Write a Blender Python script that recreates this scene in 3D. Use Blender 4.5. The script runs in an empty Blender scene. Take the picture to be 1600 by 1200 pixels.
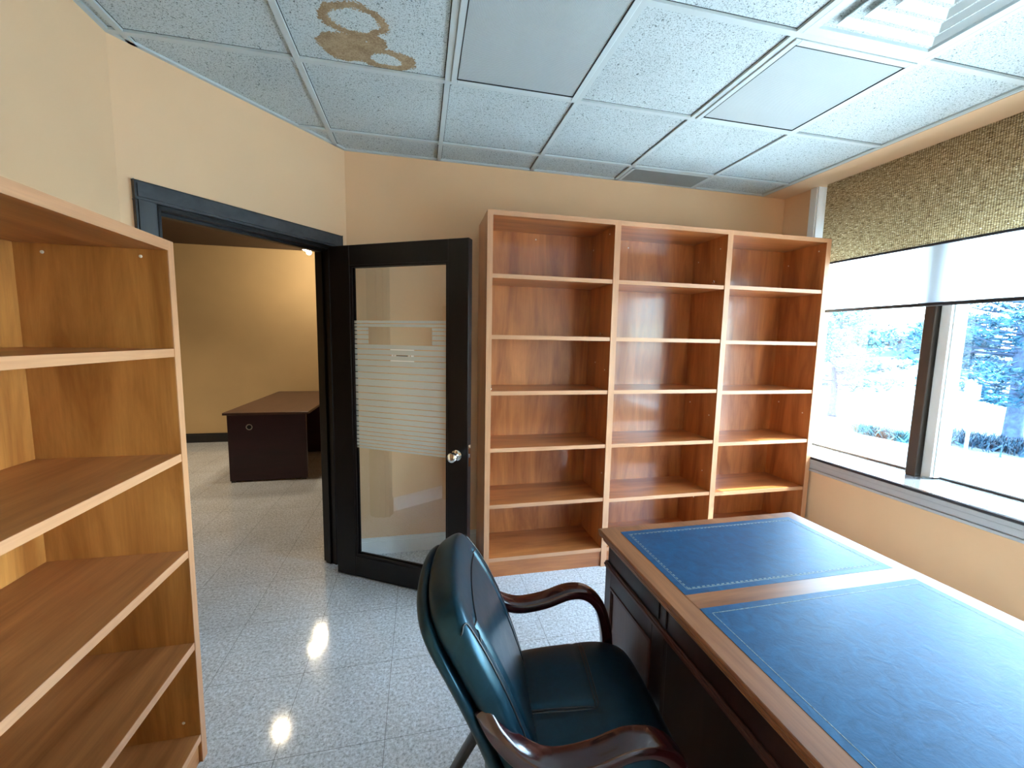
import bpy, bmesh, math, random
from mathutils import Vector, Matrix
random.seed(7)
S = bpy.context.scene
COL = S.collection
PI = math.pi

# ------------------------------------------------------------------ camera
F, YAW, PITCH, ROLL, CH = 647.9, math.radians(12.565), math.radians(-6.19), math.radians(1.06), 1.475
cam_d = bpy.data.cameras.new('camera')
cam = bpy.data.objects.new('camera', cam_d); COL.objects.link(cam)
fw = Vector((math.sin(YAW)*math.cos(PITCH), math.cos(YAW)*math.cos(PITCH), math.sin(PITCH)))
rt = fw.cross(Vector((0, 0, 1))).normalized(); up = rt.cross(fw)
r2 = rt*math.cos(ROLL) + up*math.sin(ROLL); u2 = up*math.cos(ROLL) - rt*math.sin(ROLL)
cam.matrix_world = Matrix(((r2.x, u2.x, -fw.x, 0), (r2.y, u2.y, -fw.y, 0), (r2.z, u2.z, -fw.z, CH), (0, 0, 0, 1)))
cam_d.sensor_width = 36.0; cam_d.sensor_fit = 'HORIZONTAL'; cam_d.lens = F/1600*36.0
cam_d.clip_start = 0.05; cam_d.clip_end = 400
S.camera = cam

# ------------------------------------------------------------------ light, world, exposure
S.view_settings.view_transform = 'Standard'; S.view_settings.look = 'None'
S.view_settings.gamma = 1.0; S.view_settings.use_curve_mapping = False
S.view_settings.exposure = 1.58
S.cycles.max_bounces = 10; S.cycles.diffuse_bounces = 6; S.cycles.glossy_bounces = 4
S.cycles.transparent_max_bounces = 16; S.cycles.transmission_bounces = 6
S.cycles.sample_clamp_indirect = 12.0; S.cycles.caustics_reflective = True
S.cycles.blur_glossy = 0.0
S.cycles.use_denoising = True

W = bpy.data.worlds.new('sky'); S.world = W; W.use_nodes = True
wn = W.node_tree; wn.nodes.clear()
sky = wn.nodes.new('ShaderNodeTexSky'); sky.sky_type = 'NISHITA'; sky.sun_disc = False
sky.sun_elevation = math.radians(53); sky.sun_rotation = math.radians(90); sky.air_density = 1.0
sky.dust_density = 1.5; sky.ozone_density = 1.5
mixw = wn.nodes.new('ShaderNodeMixRGB'); mixw.inputs[0].default_value = 0.45
mixw.inputs[2].default_value = (3.1, 3.6, 4.0, 1)
bg = wn.nodes.new('ShaderNodeBackground'); bg.inputs[1].default_value = 1.85
wo = wn.nodes.new('ShaderNodeOutputWorld')
wn.links.new(sky.outputs[0], mixw.inputs[1]); wn.links.new(mixw.outputs[0], bg.inputs[0])
wn.links.new(bg.outputs[0], wo.inputs[0])

sd = bpy.data.lights.new('sun', 'SUN'); sd.energy = 9.5; sd.angle = math.radians(0.6); sd.color = (1, .96, .9)
so = bpy.data.objects.new('sun', sd); COL.objects.link(so)
so.rotation_euler = Vector((-1, .22, -1.35)).to_track_quat('-Z', 'Y').to_euler()
so.location = (8, 0, 12)
# daylight portal in the window opening (guides sky sampling, gives off no light itself)
pd = bpy.data.lights.new('window_portal', 'AREA'); pd.shape = 'RECTANGLE'; pd.size = 4.8; pd.size_y = 1.5
pd.cycles.is_portal = True
po = bpy.data.objects.new('window_portal', pd); COL.objects.link(po)
po.location = (3.16, 0.11, 1.4); po.rotation_euler = Vector((-1, 0, 0)).to_track_quat('-Z', 'Z').to_euler()

# ------------------------------------------------------------------ node helpers
def sset(b, name, val):
    if name in b.inputs: b.inputs[name].default_value = val
def c4(c): return (c[0], c[1], c[2], 1)
class NT:
    def __init__(s, name):
        s.m = bpy.data.materials.new(name); s.m.use_nodes = True
        s.t = s.m.node_tree; s.b = s.t.nodes['Principled BSDF']; s.out = s.t.nodes['Material Output']
    def n(s, typ, **kw):
        x = s.t.nodes.new(typ)
        for k, v in kw.items(): setattr(x, k, v)
        return x
    def l(s, a, b): s.t.links.new(a, b)
    def coord(s, scale=(1, 1, 1), loc=(0, 0, 0)):
        tc = s.n('ShaderNodeTexCoord'); mp = s.n('ShaderNodeMapping')
        mp.inputs['Scale'].default_value = scale; mp.inputs['Location'].default_value = loc
        s.l(tc.outputs['Object'], mp.inputs['Vector']); return mp.outputs[0]
    def noise(s, vec, scale, detail=4, rough=.5, dist=0):
        x = s.n('ShaderNodeTexNoise'); x.inputs['Scale'].default_value = scale
        x.inputs['Detail'].default_value = detail; x.inputs['Roughness'].default_value = rough
        x.inputs['Distortion'].default_value = dist
        s.l(vec, x.inputs['Vector']); return x.outputs[0]
    def ramp(s, fac, stops):
        r = s.n('ShaderNodeValToRGB'); e = r.color_ramp.elements
        e[0].position, e[0].color = stops[0][0], c4(stops[0][1])
        e[1].position, e[1].color = stops[1][0], c4(stops[1][1])
        for p, c in stops[2:]:
            q = e.new(p); q.color = c4(c)
        s.l(fac, r.inputs[0]); return r.outputs[0]
    def math(s, op, a, b=None, c=None):
        x = s.n('ShaderNodeMath', operation=op)
        for i, v in enumerate((a, b, c)):
            if v is None: continue
            if hasattr(v, 'links'): s.l(v, x.inputs[i])
            else: x.inputs[i].default_value = v
        return x.outputs[0]
    def mix(s, fac, a, b, typ='MIX'):
        x = s.n('ShaderNodeMixRGB', blend_type=typ)
        for i, v in enumerate((fac, a, b)):
            if hasattr(v, 'links'): s.l(v, x.inputs[i])
            elif isinstance(v, tuple): x.inputs[i].default_value = c4(v)
            else: x.inputs[i].default_value = v
        return x.outputs[0]
    def bump(s, h, strength=.2, dist=.002):
        x = s.n('ShaderNodeBump'); x.inputs['Strength'].default_value = strength
        x.inputs['Distance'].default_value = dist
        s.l(h, x.inputs['Height']); s.l(x.outputs[0], s.b.inputs['Normal'])
    def base(s, c, rough=.5, metal=0, spec=.5):
        if hasattr(c, 'links'): s.l(c, s.b.inputs['Base Color'])
        else: s.b.inputs['Base Color'].default_value = c4(c)
        if hasattr(rough, 'links'): s.l(rough, s.b.inputs['Roughness'])
        else: s.b.inputs['Roughness'].default_value = rough
        s.b.inputs['Metallic'].default_value = metal
        sset(s.b, 'Specular IOR Level', spec); return s

def plain(name, c, rough=.5, metal=0, var=.06, scale=6, spec=.5, coat=0):
    t = NT(name); v = t.noise(t.coord(), scale, 3)
    col = t.ramp(v, [(.3, tuple(x*(1-var) for x in c)), (.7, tuple(min(1, x*(1+var)) for x in c))])
    t.base(col, rough, metal, spec)
    if coat: sset(t.b, 'Coat Weight', coat); sset(t.b, 'Coat Roughness', .08)
    return t.m

def wood(name, axis, dark, light, rough=.36, fine=1.0, coat=0.0, spec=.5):
    t = NT(name); sc = [6.5*fine]*3; sc[axis] = .9
    co = t.coord(tuple(sc))
    a = t.noise(co, 1.6, 6, .6, .7)
    sc2 = [70*fine]*3; sc2[axis] = 2.2
    b = t.noise(t.coord(tuple(sc2)), 2.0, 3, .6)
    mid = tuple((d+l)/2 for d, l in zip(dark, light))
    col = t.ramp(a, [(.30, dark), (.72, light), (.5, mid)])
    fr = t.ramp(b, [(.3, (.90, .885, .87)), (.7, (1.04, 1.04, 1.04))])
    t.base(t.mix(1.0, col, fr, 'MULTIPLY'), rough, 0, spec)
    t.bump(b, .04, .001)
    if coat: sset(t.b, 'Coat Weight', coat); sset(t.b, 'Coat Roughness', .1)
    return t.m

M = {}
CD, CL = (.27, .072, .017), (.60, .212, .060)
for i, a in enumerate('xyz'): M['cherry_'+a] = wood('cherry_laminate_'+a, i, CD, CL, .34, 1.0, .55)
M['edge_z'] = wood('cherry_edge_z', 2, (.52, .24, .115), (.64, .33, .175), .4)
M['edge_x'] = wood('cherry_edge_x', 0, (.52, .24, .115), (.64, .33, .175), .4)
M['edge_y'] = wood('cherry_edge_y', 1, (.52, .24, .115), (.64, .33, .175), .4)
M['walnut_y'] = wood('desk_walnut_y', 1, (.17, .062, .025), (.36, .145, .062), .33, 1.5)
M['walnut_x'] = wood('desk_walnut_x', 0, (.17, .062, .025), (.36, .145, .062), .33, 1.5)
M['desk_dark'] = wood('desk_dark_mahogany', 2, (.018, .007, .006), (.036, .014, .011), .3, 1.2)
M['desk_panel'] = wood('desk_field_panel', 2, (.12, .075, .072), (.17, .105, .098), .36, 1.2)
M['desk_mould'] = wood('desk_moulding', 1, (.050, .016, .012), (.11, .036, .024), .3, 1.2)
M['mahogany'] = wood('arm_mahogany', 0, (.016, .0025, .004), (.045, .006, .007), .16, 1.0, .6)
M['espresso'] = wood('door_espresso', 2, (.003, .0015, .002), (.007, .004, .004), .34, 1.0, 0, .28)
M['casing'] = wood('casing_black_wood', 2, (.012, .012, .014), (.035, .034, .036), .42, 2.0)
M['casing_h'] = wood('casing_black_wood_h', 0, (.012, .012, .014), (.045, .043, .045), .42, 2.0)
M['hall_desk'] = wood('hall_desk_burgundy', 0, (.024, .004, .009), (.042, .007, .014), .3)
M['hall_top'] = wood('hall_desk_top', 1, (.06, .026, .018), (.10, .045, .03), .35)
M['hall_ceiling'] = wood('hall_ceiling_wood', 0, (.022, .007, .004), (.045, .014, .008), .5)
M['chrome'] = plain('chrome', (.75, .75, .74), .12, 1, .02)
M['cap'] = plain('plastic_cap', (.75, .66, .55), .35)
M['black_metal'] = plain('black_metal', (.012, .012, .014), .35, 0, .05)
M['white_paint'] = plain('white_paint', (.78, .78, .76), .35, 0, .03)
M['alu'] = plain('aluminium_trim', (.42, .44, .46), .4, .3, .04)
M['alu_light'] = plain('aluminium_light', (.62, .70, .76), .4, 0, .03)
M['bronze'] = plain('bronze_mullion', (.050, .036, .028), .4, .2, .15)
M['gasket'] = plain('black_gasket', (.012, .014, .02), .5)
M['fixture'] = plain('fixture_white', (.50, .57, .575), .4, 0, .03)
M['grid'] = plain('grid_white', (.47, .53, .53), .5, 0, .03)
M['hole'] = plain('dark_void', (.01, .01, .01), .8)

def wallpaint(name, c, var=.05, rough=.65, chips=None):
    t = NT(name); co = t.coord()
    v = t.noise(co, 1.1, 3, .6)
    f = t.noise(co, 260, 2, .5)
    col = t.ramp(v, [(.3, tuple(x*(1-var) for x in c)), (.7, tuple(min(1, x*(1+var)) for x in c))])
    t.base(col, rough); t.bump(f, .15, .0008)
    return t.m
M['wall'] = wallpaint('tan_wall_paint', (.76, .48, .272))
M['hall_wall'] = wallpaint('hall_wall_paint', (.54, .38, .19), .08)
M['soffit'] = wallpaint('soffit_paint', (.70, .47, .28))

# stone floor: pale speckled granite tiles with thin dark joints
TX0, TY0, TW, TD = -.505, 1.44, .371, .386
def floor_mat():
    t = NT('granite_floor'); tc = t.n('ShaderNodeTexCoord'); sp = t.n('ShaderNodeSeparateXYZ')
    t.l(tc.outputs['Object'], sp.inputs[0]); co = tc.outputs['Object']
    def line(axis, o, w):
        a = t.math('SUBTRACT', sp.outputs[axis], o); a = t.math('DIVIDE', a, w)
        a = t.math('ADD', a, 200.5); a = t.math('FRACT', a); a = t.math('SUBTRACT', a, .5)
        a = t.math('ABSOLUTE', a); return t.math('LESS_THAN', a, .0009/w)
    j = t.math('MAXIMUM', line(0, TX0, TW), line(1, TY0, TD))
    n1 = t.noise(co, 88, 7, .85); n2 = t.noise(co, 55, 3, .6); n3 = t.noise(co, 4, 2)
    a = t.ramp(n1, [(.36, (.20, .215, .235)), (.46, (.50, .525, .56)), (.58, (.76, .80, .85))])
    b = t.ramp(n2, [(.35, (.86, .85, .84)), (.65, (1.08, 1.08, 1.08))])
    c = t.ramp(n3, [(.3, (.93, .92, .9)), (.7, (1.03, 1.04, 1.05))])
    col = t.mix(1, t.mix(1, a, b, 'MULTIPLY'), c, 'MULTIPLY')
    col = t.mix(j, col, (.15, .15, .15))
    r = t.math('MULTIPLY_ADD', n2, .06, .05)
    t.base(col, r, 0, .5); return t.m
M['floor'] = floor_mat()

# acoustic ceiling tile: white with dark pits, shadow gap at the grid painted in dark, one brown water stain
GX, GY, GW, GD = -1.095, 1.381, .61, .602
def ceiling_mat():
    t = NT('acoustic_tile'); tc = t.n('ShaderNodeTexCoord'); sp = t.n('ShaderNodeSeparateXYZ')
    co = tc.outputs['Object']; t.l(co, sp.inputs[0])
    def line(axis, o, w):
        a = t.math('SUBTRACT', sp.outputs[axis], o); a = t.math('DIVIDE', a, w)
        a = t.math('ADD', a, 200.5); a = t.math('FRACT', a); a = t.math('SUBTRACT', a, .5)
        a = t.math('ABSOLUTE', a); return t.math('LESS_THAN', a, .0155/w)
    j = t.math('MAXIMUM', line(0, GX, GW), line(1, GY, GD))
    n1 = t.noise(co, 190, 3, .65, .6); n2 = t.noise(co, 110, 2, .5, 1.0); n3 = t.noise(co, 3, 2)
    a = t.ramp(n1, [(.36, (.16, .17, .17)), (.435, (.44, .51, .52)), (.6, (.53, .595, .605))])
    b = t.ramp(n2, [(.31, (.25, .26, .26)), (.36, (1, 1, 1))])
    c = t.ramp(n3, [(.3, (.95, .95, .95)), (.7, (1.04, 1.04, 1.04))])
    col = t.mix(1, t.mix(1, a, b, 'MULTIPLY'), c, 'MULTIPLY')
    # stain = edges of two blobs with feathered, ragged outline
    wob = t.noise(co, 9, 4, .6)
    fib = t.noise(co, 130, 3, .6)
    def blob(cx, cy, rx, ry):
        dx = t.math('DIVIDE', t.math('SUBTRACT', sp.outputs[0], cx), rx)
        dy = t.math('DIVIDE', t.math('SUBTRACT', sp.outputs[1], cy), ry)
        d = t.math('SQRT', t.math('ADD', t.math('MULTIPLY', dx, dx), t.math('MULTIPLY', dy, dy)))
        d = t.math('ADD', d, t.math('MULTIPLY', t.math('SUBTRACT', wob, .5), .75))
        return t.math('ADD', d, t.math('MULTIPLY', t.math('SUBTRACT', fib, .5), .42))
    d1 = blob(-.232, 1.716, .125, .088)
    d2 = blob(-.285, 1.872, .098, .085)
    d3 = blob(-.125, 1.908, .120, .068)
    d4 = blob(-.195, 1.820, .085, .055)
    def ring(d, lo, hi=1.0):
        return t.math('MULTIPLY', t.math('GREATER_THAN', d, lo), t.math('LESS_THAN', d, hi))
    st = t.math('MAXIMUM', t.math('MAXIMUM', ring(d1, .66), ring(d2, .0)), t.math('MAXIMUM', ring(d3, .52), ring(d4, .0)))
    st = t.math('MULTIPLY', st, t.math('GREATER_THAN', d1, .66))
    patch = t.noise(co, 16, 3, .6)
    sc = t.ramp(t.math('MULTIPLY_ADD', fib, .5, t.math('MULTIPLY', patch, .5)), [(.38, (.22, .135, .06)), (.62, (.40, .29, .165))])
    # the stain belongs to one tile only
    own = t.math('MULTIPLY', t.math('LESS_THAN', sp.outputs[0], GX+2*GW-.015), t.math('LESS_THAN', sp.outputs[1], GY+GD-.015))
    st = t.math('MULTIPLY', st, own)
    col = t.mix(t.math('MULTIPLY', st, .95), col, sc)
    col = t.mix(j, col, (.035, .04, .04))
    t.base(col, .8, 0, .2)
    t.bump(n1, .35, .003)
    return t.m
M['tile'] = ceiling_mat()

def leather(name, dark, light, rough, bs=.25, scale=220, big=18):
    t = NT(name); co = t.coord()
    n = t.noise(co, scale, 4, .6); g = t.noise(co, big, 5, .65, .8)
    col = t.ramp(g, [(.3, dark), (.7, light)])
    r = t.math('MULTIPLY_ADD', g, .18, rough-.09)
    t.base(col, r, 0, .6)
    t.bump(t.math('ADD', t.math('MULTIPLY', n, .35), g), bs, .002)
    return t.m
M['chair_leather'] = leather('black_leather', (.002, .009, .014), (.005, .022, .036), .32, .12)
sset(M['chair_leather'].node_tree.nodes['Principled BSDF'], 'Specular Tint', (.35, .75, 1, 1))
M['desk_leather'] = leather('navy_desk_leather', (.006, .035, .085), (.011, .075, .165), .42, .30, 120, 26)
sset(M['desk_leather'].node_tree.nodes['Principled BSDF'], 'Specular Tint', (.12, .52, 1, 1))
sset(M['desk_leather'].node_tree.nodes['Principled BSDF'], 'Specular IOR Level', .42)
M['tooling'] = plain('gold_tooling', (.16, .20, .20), .5, 0, .6, 160)

def weave():
    t = NT('woven_blind'); co = t.coord()
    sp = t.n('ShaderNodeSeparateXYZ'); t.l(co, sp.inputs[0])
    zz = t.math('SINE', t.math('MULTIPLY', sp.outputs[2], 2*PI/.0085))
    yy = t.math('SINE', t.math('MULTIPLY', sp.outputs[1], 2*PI/.0105))
    w = t.math('MULTIPLY_ADD', zz, .35, t.math('MULTIPLY', yy, .8))
    thread = t.noise(t.coord((1, 9, 70)), 3, 4, .7)
    slub = t.noise(t.coord((1, 60, 90)), 1.6, 3, .6)
    col = t.ramp(thread, [(.36, (.17, .10, .04)), (.5, (.46, .32, .155)), (.64, (.80, .62, .36))])
    dk = t.math('MULTIPLY_ADD', w, .36, .68)
    cc = t.n('ShaderNodeCombineXYZ')
    for i in range(3): t.l(dk, cc.inputs[i])
    col = t.mix(1, col, cc.outputs[0], 'MULTIPLY')
    col = t.mix(t.ramp(slub, [(.60, (0, 0, 0)), (.66, (1, 1, 1))]), col, (.85, .74, .52))
    t.base(col, .85, 0, .2)
    t.bump(w, .5, .002)
    tr = t.n('ShaderNodeBsdfTranslucent'); t.l(col, tr.inputs[0])
    mx = t.n('ShaderNodeMixShader'); mx.inputs[0].default_value = .35
    t.l(t.b.outputs[0], mx.inputs[1]); t.l(tr.outputs[0], mx.inputs[2]); t.l(mx.outputs[0], t.out.inputs[0])
    return t.m
M['weave'] = weave()

def sheer(name, col, transp, transl):
    t = NT(name); t.base(col, .8, 0, .2)
    tr = t.n('ShaderNodeBsdfTranslucent'); tr.inputs[0].default_value = c4(col)
    tp = t.n('ShaderNodeBsdfTransparent')
    m1 = t.n('ShaderNodeMixShader'); m1.inputs[0].default_value = transl
    m2 = t.n('ShaderNodeMixShader'); m2.inputs[0].default_value = transp
    t.l(t.b.outputs[0], m1.inputs[1]); t.l(tr.outputs[0], m1.inputs[2])
    t.l(m1.outputs[0], m2.inputs[1]); t.l(tp.outputs[0], m2.inputs[2]); t.l(m2.outputs[0], t.out.inputs[0])
    return t.m
M['sheer'] = sheer('sheer_shade', (.84, .88, .92), .45, .8)
M['frost'] = sheer('frosted_film', (.80, .84, .80), .42, .35)

def glass(name, tint, ior=1.5, boost=1.0):
    t = NT(name); t.t.nodes.remove(t.b)
    lw = t.n('ShaderNodeLayerWeight'); lw.inputs[0].default_value = .5
    f0 = ((ior-1)/(ior+1))**2*2   # both faces of the pane
    fr = t.math('MULTIPLY_ADD', t.math('POWER', lw.outputs[1], 5.0), 1-f0, f0)
    tp = t.n('ShaderNodeBsdfTransparent'); tp.inputs[0].default_value = c4(tint)
    gl = t.n('ShaderNodeBsdfGlossy'); gl.inputs['Roughness'].default_value = 0.0
    gl.inputs[0].default_value = (.95, .95, .95, 1)
    mx = t.n('ShaderNodeMixShader')
    t.l(t.math('MINIMUM', t.math('MULTIPLY', fr, boost), 1.0), mx.inputs[0]); t.l(tp.outputs[0], mx.inputs[1]); t.l(gl.outputs[0], mx.inputs[2])
    t.l(mx.outputs[0], t.out.inputs[0]); return t.m
M['window_glass'] = glass('window_glass', (.76, .94, .98), 1.45, 1.0)
M['door_glass'] = glass('door_glass', (.95, .94, .90), 1.52, 1.6)

def lens_mat():
    t = NT('prismatic_lens'); co = t.coord(); sp = t.n('ShaderNodeSeparateXYZ'); t.l(co, sp.inputs[0])
    a = t.math('SINE', t.math('MULTIPLY', t.math('ADD', sp.outputs[0], sp.outputs[1]), 2*PI/.0105))
    b = t.math('SINE', t.math('MULTIPLY', t.math('SUBTRACT', sp.outputs[0], sp.outputs[1]), 2*PI/.0105))
    h = t.math('MULTIPLY', a, b)
    col = t.ramp(t.math('MULTIPLY_ADD', h, .5, .5), [(.1, (.35, .40, .405)), (.9, (.48, .53, .535))])
    t.base(col, .38, 0, .5); t.bump(h, .5, .002); return t.m
M['lens'] = lens_mat()

def sill_mat():
    t = NT('polished_sill'); v = t.noise(t.coord(), 6, 4)
    t.base(t.ramp(v, [(.3, (.74, .77, .80)), (.7, (.80, .83, .86))]), .04, .85, .8)
    return t.m
M['sill'] = sill_mat()

def emis(name, c, s):
    t = NT(name); t.base(c, .5); sset(t.b, 'Emission Color', c4(c)); sset(t.b, 'Emission Strength', s); return t.m
M['bulb'] = emis('lit_bulb', (1, .88, .62), 60)

# ------------------------------------------------------------------ mesh helpers
class MB:
    def __init__(s): s.bm = bmesh.new()
    def box(s, x0, x1, y0, y1, z0, z1, bev=0, seg=1, mi=0):
        r = bmesh.ops.create_cube(s.bm, size=1); vs = r['verts']
        for v in vs:
            v.co = Vector(((x0+x1)/2 + v.co.x*(x1-x0), (y0+y1)/2 + v.co.y*(y1-y0), (z0+z1)/2 + v.co.z*(z1-z0)))
        fs = {f for v in vs for f in v.link_faces}
        for f in fs: f.material_index = mi
        if bev:
            es = list({e for v in vs for e in v.link_edges})
            bmesh.ops.bevel(s.bm, geom=es, offset=bev, segments=seg, affect='EDGES', profile=.7)
        return s
    def obox(s, c, ax, ay, az, hx, hy, hz, bev=0):
        """box with centre c, unit axes and half sizes"""
        r = bmesh.ops.create_cube(s.bm, size=2); vs = r['verts']
        for v in vs: v.co = c + ax*(v.co.x*hx) + ay*(v.co.y*hy) + az*(v.co.z*hz)
        if bev:
            es = list({e for v in vs for e in v.link_edges})
            bmesh.ops.bevel(s.bm, geom=es, offset=bev, segments=1, affect='EDGES')
        return s
    def poly(s, pts, mi=0):
        f = s.bm.faces.new([s.bm.verts.new(p) for p in pts]); f.material_index = mi; return s
    def prism(s, pts2, z0, z1):
        """closed polygon (x,y) extruded from z0 to z1"""
        a = [s.bm.verts.new((p[0], p[1], z0)) for p in pts2]; b = [s.bm.verts.new((p[0], p[1], z1)) for p in pts2]
        n = len(a); s.bm.faces.new(a[::-1]); s.bm.faces.new(b)
        for i in range(n): s.bm.faces.new((a[i], a[(i+1) % n], b[(i+1) % n], b[i]))
        return s
    def tube(s, pts, rad, n=8, caps=True):
        rings = []; pts = [Vector(p) for p in pts]
        rr = rad if isinstance(rad, (list, tuple)) else [rad]*len(pts)
        for i, p in enumerate(pts):
            d = (pts[min(i+1, len(pts)-1)] - pts[max(i-1, 0)]).normalized()
            a = d.orthogonal() if i == 0 else (pa - d*pa.dot(d))
            a.normalize(); pa = a; b = d.cross(a)
            rings.append([s.bm.verts.new(p + (a*math.cos(2*PI*k/n) + b*math.sin(2*PI*k/n))*rr[i]) for k in range(n)])
        for q, w in zip(rings, rings[1:]):
            for k in range(n): s.bm.faces.new((q[k], q[(k+1) % n], w[(k+1) % n], w[k]))
        if caps:
            s.bm.faces.new(rings[0][::-1]); s.bm.faces.new(rings[-1])
        return s
    def ribbon(s, pts, sides, ws, ts, n=12):
        """superelliptic bar along pts; sides = lateral unit vectors, ws half width, ts half thickness"""
        rings = []; pts = [Vector(p) for p in pts]
        for i, p in enumerate(pts):
            d = (pts[min(i+1, len(pts)-1)] - pts[max(i-1, 0)]).normalized()
            a = Vector(sides[i]); a = (a - d*a.dot(d)).normalized(); b = d.cross(a)
            ring = []
            for k in range(n):
                th = 2*PI*k/n; c, q = math.cos(th), math.sin(th)
                c = math.copysign(abs(c)**.42, c); q = math.copysign(abs(q)**.42, q)
                ring.append(s.bm.verts.new(p + a*c*ws[i] + b*q*ts[i]))
            rings.append(ring)
        for q, w in zip(rings, rings[1:]):
            for k in range(n): s.bm.faces.new((q[k], q[(k+1) % n], w[(k+1) % n], w[k]))
        s.bm.faces.new(rings[0][::-1]); s.bm.faces.new(rings[-1]); return s
    def lathe(s, prof, c, axis, n=24):
        """profile [(dist along axis, radius)]"""
        axis = Vector(axis).normalized(); a = axis.orthogonal().normalized(); b = axis.cross(a); c = Vector(c)
        rings = [[s.bm.verts.new(c + axis*h + (a*math.cos(2*PI*k/n) + b*math.sin(2*PI*k/n))*max(r, 1e-4)) for k in range(n)] for h, r in prof]
        for q, w in zip(rings, rings[1:]):
            for k in range(n): s.bm.faces.new((q[k], q[(k+1) % n], w[(k+1) % n], w[k]))
        s.bm.faces.new(rings[0][::-1]); s.bm.faces.new(rings[-1]); return s
    def surf(s, fn, nu, nv, closed=False):
        g = [[s.bm.verts.new(fn(i/nu, j/nv)) for j in range(nv+1)] for i in range(nu+1)]
        for i in range(nu):
            for j in range(nv): s.bm.faces.new((g[i][j], g[i+1][j], g[i+1][j+1], g[i][j+1]))
        return s
    def cushion(s, fn, T, n=40, pw=6, pe=.5):
        """pillow: fn(u,v)->(point, normal), u,v in -1..1; T(u,v)->(front half thickness, back half thickness)"""
        def edge(u, v): return (max(0, 1-abs(u)**pw)*max(0, 1-abs(v)**pw))**pe
        def half(sg):
            def f(a, b):
                u = math.sin((a*2-1)*PI/2); v = math.sin((b*2-1)*PI/2)
                p, nn = fn(u, v); tf, tb = T(u, v); return p + nn*(sg*(tf if sg > 0 else tb)*edge(u, v))
            s.surf(f, n, n)
        half(1); half(-1)
        bmesh.ops.remove_doubles(s.bm, verts=s.bm.verts, dist=1e-5); return s
    def build(s, name, mat, parent=None, smooth=False, auto=None):
        bmesh.ops.recalc_face_normals(s.bm, faces=s.bm.faces)
        me = bpy.data.meshes.new(name); s.bm.to_mesh(me); s.bm.free()
        for m in (mat if isinstance(mat, list) else [mat]): me.materials.append(m)
        if smooth:
            me.polygons.foreach_set('use_smooth', [True]*len(me.polygons))
            if auto is not None: me.set_sharp_from_angle(angle=math.radians(auto))
        o = bpy.data.objects.new(name, me); COL.objects.link(o)
        if parent: o.parent = parent
        return o

def tag(o, label=None, cat=None, group=None, kind=None):
    if label: o['label'] = label
    if cat: o['category'] = cat
    if group: o['group'] = group
    if kind: o['kind'] = kind
    return o
def thing(name, loc, label, cat, group=None, rz=0):
    o = bpy.data.objects.new(name, None); COL.objects.link(o); o.location = loc; o.rotation_euler = (0, 0, rz)
    o.empty_display_size = .1
    return tag(o, label, cat, group)
def struct(name, mb, mat, parent=None, **kw):
    o = mb.build(name, mat, parent, **kw)
    if not parent: o['kind'] = 'structure'
    return o
def sroot(name, loc=(0, 0, 0)):
    o = bpy.data.objects.new(name, None); COL.objects.link(o); o.location = loc; o['kind'] = 'structure'; return o

# ------------------------------------------------------------------ room shell
XL, YB, XW, YF, HC = -1.15, 2.826, 2.775, -2.5, 2.6
DL, DC = Vector((-1.15, 1.99, 0)), Vector((-.443, 2.826, 0))      # diagonal wall ends
dd = (DC-DL).normalized(); dn = Vector((dd.y, -dd.x, 0))            # along wall, normal into the room
DLEN = (DC-DL).length
HX0, HX1, HY1 = -4.6, 1.2, 6.3                                     # hall beyond the door
struct('floor', MB().poly([(-5, -2.8, 0), (2.9, -2.8, 0), (2.9, 6.6, 0), (-5, 6.6, 0)]), M['floor'])
struct('ceiling', MB().prism([(XL-.1, YF), (2.575, YF), (2.575, YB+.05), (DC.x-.0, YB+.05), (DC.x-.03, DC.y+.02), (XL-.03, DL.y+.02)], HC+.006, HC+.05), M['tile'])
# T-bar grid
g = MB()
for a in range(0, 7):
    x = GX + a*GW
    if a == 6: x -= .006
    ymax = YB if x > DC.x else DL.y + (x-DL.x)*dd.y/dd.x
    g.box(x-.012, x+.012, YF, ymax, HC-.004, HC+.008)
for b in range(-6, 3):
    y = GY + b*GD
    xmin = XL if y < DL.y else DL.x + (y-DL.y)*dd.x/dd.y
    g.box(xmin, 2.57, y-.012, y+.012, HC-.0042, HC+.0078)
struct('trim_1', g, M['grid'])
# wall angle round the ceiling edge
g = MB().box(DC.x, 2.57, YB-.018, YB, HC-.004, HC+.007).box(XL, XL+.018, YF, DL.y, HC-.004, HC+.007)
g.obox((DL+DC)/2 + dn*.009 + Vector((0, 0, HC+.0015)), dd, dn, Vector((0, 0, 1)), DLEN/2, .009, .0055)
g.box(2.556, 2.574, YF, YB, HC-.006, HC+.007)
struct('trim_2', g, M['grid'])

struct('wall_left', MB().prism([(XL, YF), (XL, DL.y), (XL-.12, DL.y+.04), (XL-.12, YF)], 0, 2.7), M['wall'])
struct('wall_back', MB().box(DC.x, 3.2, YB, YB+.12, 0, 2.7), M['wall'])
struct('wall_front', MB().box(XL-.1, 3.2, YF-.12, YF, 0, 2.7), M['wall'])
# diagonal wall with the doorway
S0, S1, HD = .118, .975, 2.005
def dp(s, n, z): return DL + dd*s + dn*n + Vector((0, 0, z))
def dbox(mb, s0, s1, n0, n1, z0, z1, bev=0):
    return mb.obox(dp((s0+s1)/2, (n0+n1)/2, (z0+z1)/2), dd, dn, Vector((0, 0, 1)), (s1-s0)/2, (n1-n0)/2, (z1-z0)/2, bev)
w = MB(); dbox(w, 0, S0, -.12, 0, 0, 2.7); dbox(w, S1, DLEN, -.12, 0, 0, 2.7); dbox(w, S0, S1, -.12, 0, HD, 2.7)
struct('wall_diagonal', w, M['wall'])
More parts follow.
